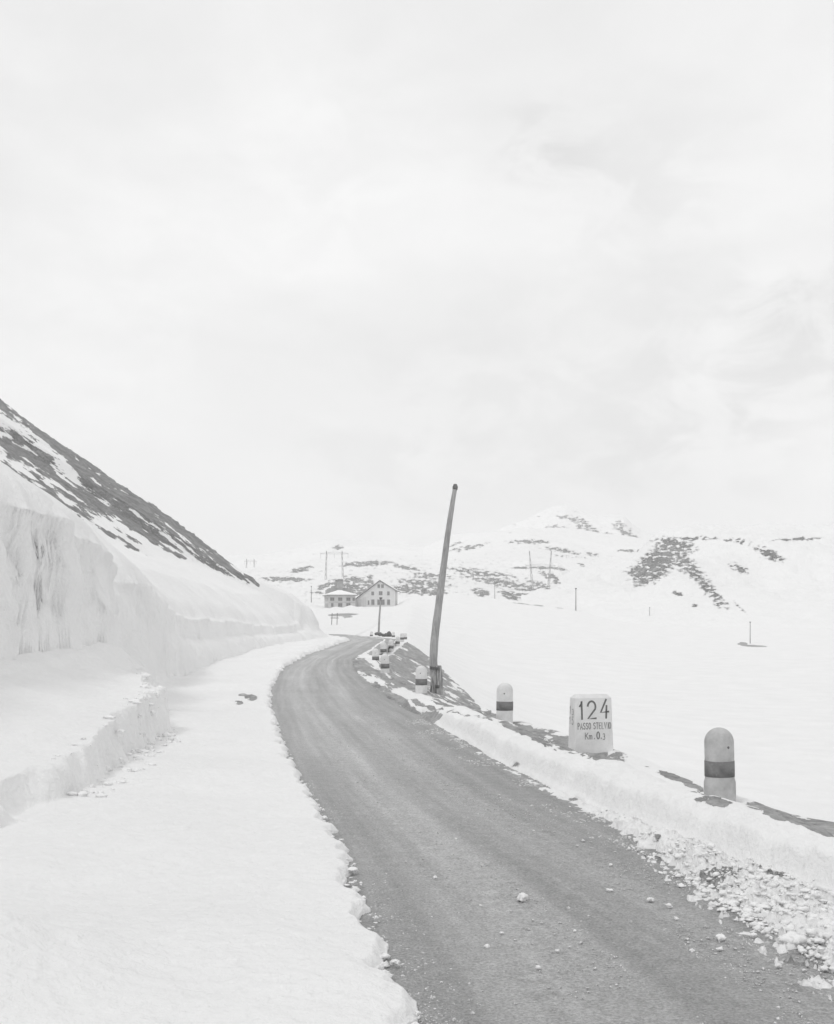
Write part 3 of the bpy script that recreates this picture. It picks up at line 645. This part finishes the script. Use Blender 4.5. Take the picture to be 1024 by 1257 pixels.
# boulders beyond the bend
bs = [(462, 778.0, 2.6, 1.4), (466.5, 778.5, 2.2, 1.7), (470, 779.5, 2.6, 1.3), (474, 780, 3.0, 1.6), (478, 779, 2.4, 2.8), (480, 781, 2.6, 1.5), (499.5, 790, 0, 0)]
labs = ['dark boulder left of the thin pole foot beyond the bend', 'dark boulder at the right foot of the thin pole beyond the bend', 'low dark boulder between pole and rock group beyond the bend', 'wide dark boulder in the middle of the rock group beyond the bend', 'pointed tallest boulder of the rock group beyond the bend', 'dark boulder next to the right tiny bollard beyond the bend']
for i, (px, py, a, b_) in enumerate(bs[:6]):
    Y = 130.0; r = a*Y/F; o = frombm('boulder', rock_bm(r*1.1, 1, .9, 1.35*b_/a, 20+i), M['boulder']); p = W(px, py, Y)
    o.location = (p.x, p.y, max(p.z, ground_z(p.x, p.y)+r*.2)); tag(o, labs[i], 'boulder', 'dark boulders beyond the bend')
# ------------------------------------------------------------------ pylons
def pylon(pxL, pxR, pyT, pyB, Y, lab, spread=5, arm=8, beam=None, Yz=None):
    c0 = (pxL+pxR)/2; b_ = W(c0, pyB, Y); t = empty('pylon', b_); k = Y/F
    top = (pyB-pyT)*k; hw = (pxR-pxL)/2*k
    for s in (-1, 1):
        bm = bmesh.new(); xt = s*hw; xb = s*(hw-spread*k); wv = 1.0
        for dy in (-.9, .9):
            for dx_ in (-.55, .55): tube(bm, [(xb+dx_*1.4, dy*1.6, -8), (xt+dx_*.3, dy*.3, top)], .055, 4)
        n_ = 9
        for j in range(n_):
            f0, f1 = j/n_, (j+1)/n_
            for sg in (-1, 1):
                for dy in (-1, 1):
                    a0 = 1.4*(1-f0)+.3*f0; a1 = 1.4*(1-f1)+.3*f1
                    tube(bm, [(xb+(xt-xb)*f0-sg*a0*.55, dy*a0, -4+(top+4)*f0), (xb+(xt-xb)*f1+sg*a1*.55, dy*a1, -4+(top+4)*f1)], .035, 4)
        frombm('lattice_leg', bm, M['steel'], t)
    bz = top*.72 if beam is None else top*beam
    bm = bmesh.new(); A = hw+arm*k
    for dz in (0, 1.2): tube(bm, [(-A, 0, bz+dz*.3), (0, 0, bz+dz), (A, 0, bz+dz*.3)], .06, 4)
    for j in range(10):
        x0_ = -A+2*A*j/10; x1_ = x0_+2*A/10; tube(bm, [(x0_, 0, bz+.1), (x1_, 0, bz+.8*(1-abs(x1_)/A)+.2)], .035, 4)
    frombm('cross_arm', bm, M['steel'], t)
    for x_ in (-A*.96, -A*.5, 0, A*.5, A*.96):
        bm = bmesh.new(); tube(bm, [(x_, 0, bz), (x_, 0, bz-2.4)], .07, 5); frombm('insulator', bm, M['frame'], t)
    tag(t, lab, 'pylon', 'steel portal pylons on the snowy slopes'); return t
pylon(650, 677, 676, 735, 620, 'pale lattice portal pylon in front of the rocky hillside, below the domed hill', 6, 5, .68)
pylon(401, 420, 676, 726, 640, 'faint wide lattice pylon on the slope above the hotel', -2, 8, .92)
pylon(303, 312, 686, 702, 900, 'tiny faint pylon at the right end of the dark hillside skyline', -1, 3, .8)
# ------------------------------------------------------------------ houses
def window(parent, x, z, w, h, y=0.0, mull=True):
    fr = bmesh.new(); e = .10
    box(fr, x-w/2-e, x-w/2, y-.07, y+.02, z-h/2-e, z+h/2+e); box(fr, x+w/2, x+w/2+e, y-.07, y+.02, z-h/2-e, z+h/2+e)
    box(fr, x-w/2, x+w/2, y-.07, y+.02, z+h/2, z+h/2+e); box(fr, x-w/2, x+w/2, y-.09, y+.02, z-h/2-e, z-h/2)
    if mull: box(fr, x-.04, x+.04, y-.065, y+.02, z-h/2, z+h/2)
    f = frombm('window', fr, M['frame'], parent)
    bm = bmesh.new(); box(bm, x-w/2, x+w/2, y-.03, y+.02, z-h/2, z+h/2); frombm('pane', bm, M['pane'], f)
    return f
k = 450/F
# right: gabled house with a long left roof slope
gx, gz = 436.0, 745.0
def L2(x, y): return ((380+x*.1172-gx)*k, (gz-(690+y*.1172))*k)
base = W(gx, gz, 450); t = empty('gabled_house', base, R(-4))
wall = [L2(480, 500), L2(480, 392), L2(738, 200), L2(898, 296), L2(898, 500)]
wall = [(x, max(z, -2.5) if i not in (0, 4) else -2.5) for i, (x, z) in enumerate(wall)]
bm = bmesh.new(); prism(bm, wall, 0, 11); frombm('wall', bm, M['plaster'], t)
ap = L2(738, 188); le = L2(452, 402); re = L2(920, 300); th = .28
bm = bmesh.new(); prism(bm, [le, ap, (ap[0], ap[1]-th), (le[0], le[1]-th)], -.5, 11.5); prism(bm, [ap, re, (re[0], re[1]-th), (ap[0], ap[1]-th)], -.5, 11.5); rf = frombm('roof', bm, M['roof'], t)
bm = bmesh.new(); prism(bm, [(le[0]+.5, le[1]+.37), (ap[0], ap[1]+.18), (ap[0], ap[1]+.01), (le[0]+.3, le[1]+.26)], .1, 11.3); prism(bm, [(ap[0], ap[1]+.2), (re[0]-.4, re[1]+.42), (re[0]-.2, re[1]+.1), (ap[0], ap[1]+.01)], .1, 11.3)
frombm('roof_snow', bm, M['lump'], rf, False)
d0 = L2(600, 238); bm = bmesh.new(); prism(bm, [L2(598, 300), L2(598, 245), L2(612, 232), L2(652, 232), L2(660, 260)], 3.0, 5.5); frombm('dormer', bm, M['darkstone'], rf)
d0 = L2(540, 300); bm = bmesh.new(); prism(bm, [L2(535, 345), L2(535, 285), L2(572, 270), L2(590, 285)], 6.0, 8.0); frombm('chimney', bm, M['darkstone'], rf)
for x, y, w, h in ((727, 252, 22, 34), (766, 252, 22, 34), (663, 328, 24, 34), (747, 326, 34, 36), (828, 328, 22, 36), (665, 420, 28, 52), (725, 420, 22, 52), (770, 420, 32, 52), (830, 420, 26, 52), (620, 425, 12, 42)):
    p = L2(x, y); window(t, p[0], p[1], w*.1172*k, h*.1172*k)
bm = bmesh.new(); p = L2(535, 430)
for j in range(6): box(bm, L2(500+j*16, 0)[0], L2(508+j*16, 0)[0], -.06, .02, -1.2, L2(0, 400-j*7)[1])
frombm('plank_cladding', bm, M['plaster_side'], t)
tag(t, 'light gabled house with long left roof slope and rows of windows', 'house')
# left: hip-roofed hotel
gx, gz = 404.0, 747.0; base = W(gx, gz, 440); k = 440/F; t = empty('hip_roof_hotel', base, R(14))
wd = 33*k; dpp = 11.0; ht = 16.0*k
bm = bmesh.new(); box(bm, 0, wd, 0, dpp, -3, ht); frombm('wall', bm, M['plaster_side'], t)
bm = bmesh.new(); e = .7; rz = 6.4*k
vs = [bm.verts.new(p) for p in ((-e, -e, ht), (wd+e, -e, ht), (wd+e, dpp+e, ht), (-e, dpp+e, ht), (-e, -e, ht+.25), (wd+e, -e, ht+.25), (wd+e, dpp+e, ht+.25), (-e, dpp+e, ht+.25), (wd*.42, dpp*.5, ht+rz), (wd*.56, dpp*.5, ht+rz))]
for f in ((0,3,2,1),(0,1,5,4),(1,2,6,5),(2,3,7,6),(3,0,4,7),(4,5,9,8),(5,6,9),(6,7,8,9),(7,4,8)): bm.faces.new([vs[i] for i in f])
rf = frombm('roof', bm, M['roof'], t)
bm = bmesh.new(); e = .55
vs = [bm.verts.new(p) for p in ((-e, -e, ht+.27), (wd+e, -e, ht+.27), (wd+e, dpp+e, ht+.27), (-e, dpp+e, ht+.27), (-e, -e, ht+.5), (wd+e, -e, ht+.5), (wd+e, dpp+e, ht+.5), (-e, dpp+e, ht+.5), (wd*.42, dpp*.5, ht+rz+.25), (wd*.56, dpp*.5, ht+rz+.25))]
for f in ((0,3,2,1),(0,1,5,4),(1,2,6,5),(2,3,7,6),(3,0,4,7),(4,5,9,8),(5,6,9),(6,7,8,9),(7,4,8)): bm.faces.new([vs[i] for i in f])
frombm('roof_snow', bm, M['lump'], rf)
for fx in (.12, .42, .73, .93): window(t, wd*fx, ht*.72, 1.5 if fx < .9 else .7, 1.15)
for fx in (.12, .42, .73): window(t, wd*fx, ht*.28, 1.5 if fx > .2 else .8, 1.3)
bm = bmesh.new(); box(bm, 0, wd, -.08, .0, ht*.47, ht*.51); frombm('string_course', bm, M['frame'], t)
# windows of the left end wall
for fy_ in (.25, .6):
    for zz_ in (.28, .72):
        f = bmesh.new(); box(f, -.07, .02, dpp*fy_-.6, dpp*fy_+.6, ht*zz_-.7, ht*zz_+.7); ff = frombm('window', f, M['frame'], t)
        f = bmesh.new(); box(f, -.09, .0, dpp*fy_-.48, dpp*fy_+.48, ht*zz_-.58, ht*zz_+.58); frombm('pane', f, M['pane'], ff)
tag(t, 'low hotel with snow covered hip roof, left of the gabled house', 'building')
# dark masonry annex with tower behind the hotel
k = 470/F; base = W(402, 740, 470); t = empty('masonry_annex', base, R(8))
def L3(x, y): return ((380+x*.1172-402)*k, (740-(690+y*.1172))*k)
bm = bmesh.new(); prism(bm, [L3(178, 420), L3(178, 290), L3(205, 272), L3(235, 272), L3(240, 250), L3(275, 246), L3(300, 262), L3(400, 268), L3(462, 290), L3(470, 420)], 0, 8); frombm('wall', bm, M['darkstone'], t)
bm = bmesh.new(); prism(bm, [L3(284, 400), L3(282, 208), L3(298, 186), L3(330, 180), L3(350, 188), L3(352, 400)], -.8, 4); tw = frombm('tower', bm, M['darkstone'], t)
bm = bmesh.new(); prism(bm, [L3(274, 196), L3(270, 192), L3(300, 178), L3(335, 174), L3(356, 184), L3(352, 190)], -1.0, 4.2); frombm('tower_roof', bm, M['roof'], tw)
tag(t, 'dark stepped masonry building with a square tower rising behind the hotel', 'building')
# hut on the domed hill
p = W(649, 664.5, 2280); t = empty('summit_hut', p); bm = bmesh.new(); box(bm, -6, 6, -4, 4, -8, 6); frombm('wall', bm, M['darkstone'], t)
bm = bmesh.new(); prism(bm, [(-7, 6), (-4, 9.5), (4, 9.5), (7, 6)], -5, 5); frombm('roof', bm, M['roof'], t)
tag(t, 'tiny dark hut on the summit of the far domed hill', 'hut')
# ------------------------------------------------------------------ loose snow, clods and grit
lump_meshes = [rock_bm(1, 1, .9, .75, 40+i, 3, .55, .35) for i in range(7)]
LM = []
for b_ in lump_meshes:
    b_.normal_update(); vv = np.array([v_.co[:] for v_ in b_.verts]); fv = np.array([[v_.index for v_ in f.verts] for f in b_.faces]); LM.append((vv, fv)); b_.free()
b2 = [rock_bm(1, 1, .9, .75, 60+i, 2, .6, .5) for i in range(6)]; LS = []
for b_ in b2:
    LS.append((np.array([v_.co[:] for v_ in b_.verts]), np.array([[v_.index for v_ in f.verts] for f in b_.faces]))); b_.free()
LG = []
for i in range(6):
    b_ = rock_bm(1, 1, .9, .7, 80+i, 1, .45); LG.append((np.array([v_.co[:] for v_ in b_.verts]), np.array([[v_.index for v_ in f.verts] for f in b_.faces]))); b_.free()
def scatter(name, pts, mat, lib, smooth=True):
    V, Fc_ = [], []; o_ = 0
    for (x, y, z, r) in pts:
        vv, fv = lib[random.randrange(len(lib))]; a = random.uniform(0, 6.28); ca, sa = math.cos(a), math.sin(a)
        sx = r*random.uniform(.8, 1.3); sz = r*random.uniform(.6, 1)
        V.append(np.stack([(vv[:, 0]*ca-vv[:, 1]*sa)*sx+x, (vv[:, 0]*sa+vv[:, 1]*ca)*r+y, vv[:, 2]*sz+z], -1)); Fc_.append(fv+o_); o_ += len(vv)
    return fromnp(name, np.concatenate(V), np.concatenate(Fc_), mat, smooth=smooth)
def rz_(x, y): return 0.0 if y < 30 else float(zroad(y))
# churned snow thrown up along the right edge, nearest the camera
pts = []
while len(pts) < 3300:
    y = random.uniform(5.2, 12.6); xr_ = float(itp(y, XRp)); d = random.betavariate(2.0, 2.2)
    wdt = float(itp(y, [(5, 1.6), (9, 1.15), (11.5, .7), (13.5, .25)])); d = .95*random.random()**.8; x = xr_-wdt*(1-d)+.02+random.gauss(0, .05)
    if float(fbm(x*1.6, y*1.2, o=3, s=90)) < -.12+.25*(random.random()-.5)*2: continue
    r = (.007+.03*random.random()**2.6)*(1.15 if y < 9 else .9 if y < 11 else .65)
    pts.append((x, y, 0, r))
_zz = height(np.array([p[0] for p in pts]), np.array([p[1] for p in pts]))[0]; _zr = zroad(np.array([p[1] for p in pts]))
pts = [(p[0], p[1], max(float(a), float(b_))+p[3]*.25, p[3]) for p, a, b_ in zip(pts, _zz, _zr)]
tag(scatter('churned_snow', pts, M['lump'], LS), 'churned lumpy snow spilled along the near right road edge', 'snow', kind='stuff')
# dirty crumbs on the inner side
pts = []
while len(pts) < 2600:
    y = random.uniform(5, 26)**1.0; xr_ = float(itp(y, XRp)); x = xr_-abs(random.gauss(0, .28))-.25*(y < 12)-random.random()*.15
    if float(vn(x*2, y*1.4, s=91)) < .0: continue
    r = .004+.014*random.random()**2.5; pts.append((x, y, rz_(x, y)+r*.3, r))
tag(scatter('slush_crumbs', pts, M['dirty'], LS), 'dirty slush crumbs strewn along the right road edge', 'slush', kind='stuff')
# gravel
pts = []
while len(pts) < 15000:
    y = 4.5*math.exp(random.random()*1.9); xl_, xr_ = float(itp(y, XLp)), float(itp(y, XRp))
    T_ = random.choice((random.gauss(.47, .07), random.gauss(.78, .09), random.gauss(.5, .3), random.gauss(.03, .03)))
    if not 0 < T_ < 1.05: continue
    x = xl_+(xr_-xl_)*T_
    if float(vn(x*1.6, y*.8, s=92)) < -.25: continue
    r = min(.019, .0040*math.exp(abs(random.gauss(0, .52)))); pts.append((x, y, rz_(x, y)+r*.25-.004, r))
tag(scatter('gravel', pts, M['stone'], LG, False), 'fine loose gravel on the road surface', 'gravel', kind='stuff')
# snow crust broken along the left edge and the ledge
pts = []
for i in range(220):
    y = 4.5*math.exp(random.random()*2.0); x = float(sitp(np.array([y]), XLp, 1.5)[0])-random.uniform(-.05, .09); r = .008+.028*random.random()**2
    pts.append((x, y, rz_(x, y)+.01+random.random()*.04, r))
tag(scatter('broken_crust', pts, M['lump'], LM), 'crumbling crust of snow along the left road edge', 'snow', kind='stuff')
pts = []
for i in range(380):
    y = random.uniform(13, 27); x = float(sitp(np.array([y]), XGp, 1)[0])+random.gauss(.12, .16); r = (.012+.07*random.random()**2.8)*min(1, y/19)
    pts.append((x, y, 0, r))
_zz = height(np.array([p[0] for p in pts]), np.array([p[1] for p in pts]))[0]; pts = [(p[0], p[1], float(a)+p[3]*.1, p[3]) for p, a in zip(pts, _zz)]
tag(scatter('fallen_snow', pts, M['lump'], LM), 'crumbled snow fallen below the broken ledge', 'snow', kind='stuff')
# single clods one can point at
big = [(641, 1105, .085, 'round white snow clod on the road, largest one lying clear of the churned snow'), (798, 1106, .05, None), (811, 1086, .0, None), (885, 1153, .055, None), (748, 1094, .04, None), (821, 1113, .04, None), (970, 1160, .12, 'large snow clod at the near right end of the churned snow'),
       (884, 1166, .035, None), (661, 1189, .035, None), (616, 1146, .025, None), (598, 1163, .03, None), (534, 1078, .03, None), (684, 1168, .025, None), (750, 1062, .025, None), (706, 1143, .022, None), (955, 1187, .04, None), (925, 1150, .04, None), (560, 1030, .02, None), (590, 1112, .02, None), (655, 1020, .02, None), (830, 1128, .03, None), (850, 1168, .03, None)]
src = None
for px, py, r, lab in big:
    if r <= 0: continue
    Y = EYE*F/(py-HY+0.0); x = (px-CX)*Y/F; Y -= 0
    me = bpy.data.meshes.new('snow_clod'); vv, fv = LM[random.randrange(7)]; me.from_pydata((vv*np.array([r, r*.9, r*.75])*(.62 if r < .08 else .55 if r < .1 else .7)).tolist(), [], fv.tolist())
    for p_ in me.polygons: p_.use_smooth = True
    o = meshobj('snow_clod', me, M['lump']); o.location = (x, Y, float(zroad(Y))+r*.25); o.rotation_euler = (0, 0, random.uniform(0, 6))
    tag(o, 'small white snow clod lying loose on the gravel road' if lab is None else lab, 'snow clod', 'snow clods on the road')
for px, py, lab in ((416, 1012, 0),):
    pass
# ------------------------------------------------------------------ light
SUN_EL, SUN_AZ = 54, 222      # azimuth measured clockwise from +Y (ahead)
wd_ = bpy.data.worlds.new('World'); S.world = wd_; wd_.use_nodes = True; nt = wd_.node_tree; bg = nt.nodes['Background']
sk = nt.nodes.new('ShaderNodeTexSky'); sk.sky_type = 'NISHITA'; sk.sun_disc = False; sk.sun_elevation = R(SUN_EL); sk.sun_rotation = R(SUN_AZ); sk.altitude = 2700
tc = nt.nodes.new('ShaderNodeTexCoord'); mp = nt.nodes.new('ShaderNodeMapping'); mp.inputs['Scale'].default_value = (1, 1, 2.2); nt.links.new(tc.outputs['Generated'], mp.inputs['Vector'])
n1 = noise(nt, mp.outputs[0], 2.3, 6, .55, .4); mp2 = nt.nodes.new('ShaderNodeMapping'); mp2.inputs['Location'].default_value = (3.1, 1.7, .6); nt.links.new(mp.outputs[0], mp2.inputs['Vector'])
n2 = noise(nt, mp2.outputs[0], 5.0, 7, .6, .3)
CL = 8.5
cl = mapr(nt, n1, .36, .62, CL*.915, CL*1.06)
mp3 = nt.nodes.new('ShaderNodeMapping'); mp3.inputs['Scale'].default_value = (1, 1, 1.6); nt.links.new(tc.outputs['Generated'], mp3.inputs['Vector'])
n3 = noise(nt, mp3.outputs[0], 14, 6, .6, .5)
for wx, wy, rad, dk in ((665, 195, .05, .13), (800, 240, .06, .06), (720, 215, .05, .05), (985, 420, .08, .08), (960, 350, .05, .06), (900, 500, .08, .07), (230, 290, .22, -.06), (520, 290, .16, -.06), (850, 625, .18, -.07), (640, 430, .25, .06), (100, 120, .2, .04), (880, 575, .16, .09), (480, 570, .2, .05), (800, 570, .1, .05)):
    d0 = Vector(((wx-CX)/F, 1, (HY-wy)/F)).normalized()
    vd = nt.nodes.new('ShaderNodeVectorMath'); vd.operation = 'DISTANCE'; nt.links.new(tc.outputs['Generated'], vd.inputs[0]); vd.inputs[1].default_value = d0
    near_ = mapr(nt, vd.outputs['Value'], 0, rad*1.3, 1, 0, True)
    cl = math_(nt, 'MULTIPLY', cl, math_(nt, 'SUBTRACT', 1.0, math_(nt, 'MULTIPLY', math_(nt, 'MULTIPLY', near_, mapr(nt, n3, .40, .62, 0, 1, True)), dk)))
bw = nt.nodes.new('ShaderNodeRGBToBW'); nt.links.new(sk.outputs[0], bw.inputs[0])
mixv = math_(nt, 'ADD', math_(nt, 'MULTIPLY', cl, .93), math_(nt, 'MULTIPLY', bw.outputs[0], .07))
nt.links.new(grey(nt, mixv), bg.inputs['Color']); bg.inputs['Strength'].default_value = .1
sl = bpy.data.lights.new('sun', 'SUN'); so = bpy.data.objects.new('sun', sl); COL.objects.link(so)
sl.energy = .75; sl.angle = R(12); sl.color = (1, 1, 1)
dv = Vector((math.sin(R(SUN_AZ))*math.cos(R(SUN_EL)), math.cos(R(SUN_AZ))*math.cos(R(SUN_EL)), math.sin(R(SUN_EL))))
so.rotation_euler = dv.to_track_quat('Z', 'Y').to_euler()
# ------------------------------------------------------------------ haze
HAZE = 0.0001
if HAZE:
    bm = bmesh.new(); box(bm, -9000, 9000, -400, 9300, -16, 900)
    m = bpy.data.materials.new('mountain_haze'); m.use_nodes = True; nt = m.node_tree; nt.nodes.remove(nt.nodes['Principled BSDF'])
    pv = nt.nodes.new('ShaderNodeVolumePrincipled'); pv.inputs['Color'].default_value = (.97, .97, .97, 1); pv.inputs['Density'].default_value = HAZE
    nt.links.new(pv.outputs[0], nt.nodes['Material Output'].inputs['Volume'])
    tag(frombm('haze', bm, m), kind='stuff')
S.cycles.max_bounces = 8; S.cycles.diffuse_bounces = 4; S.cycles.volume_bounces = 2
S.view_settings.view_transform = 'Standard'; S.view_settings.look = 'None'; S.view_settings.gamma = 1; S.view_settings.exposure = .12
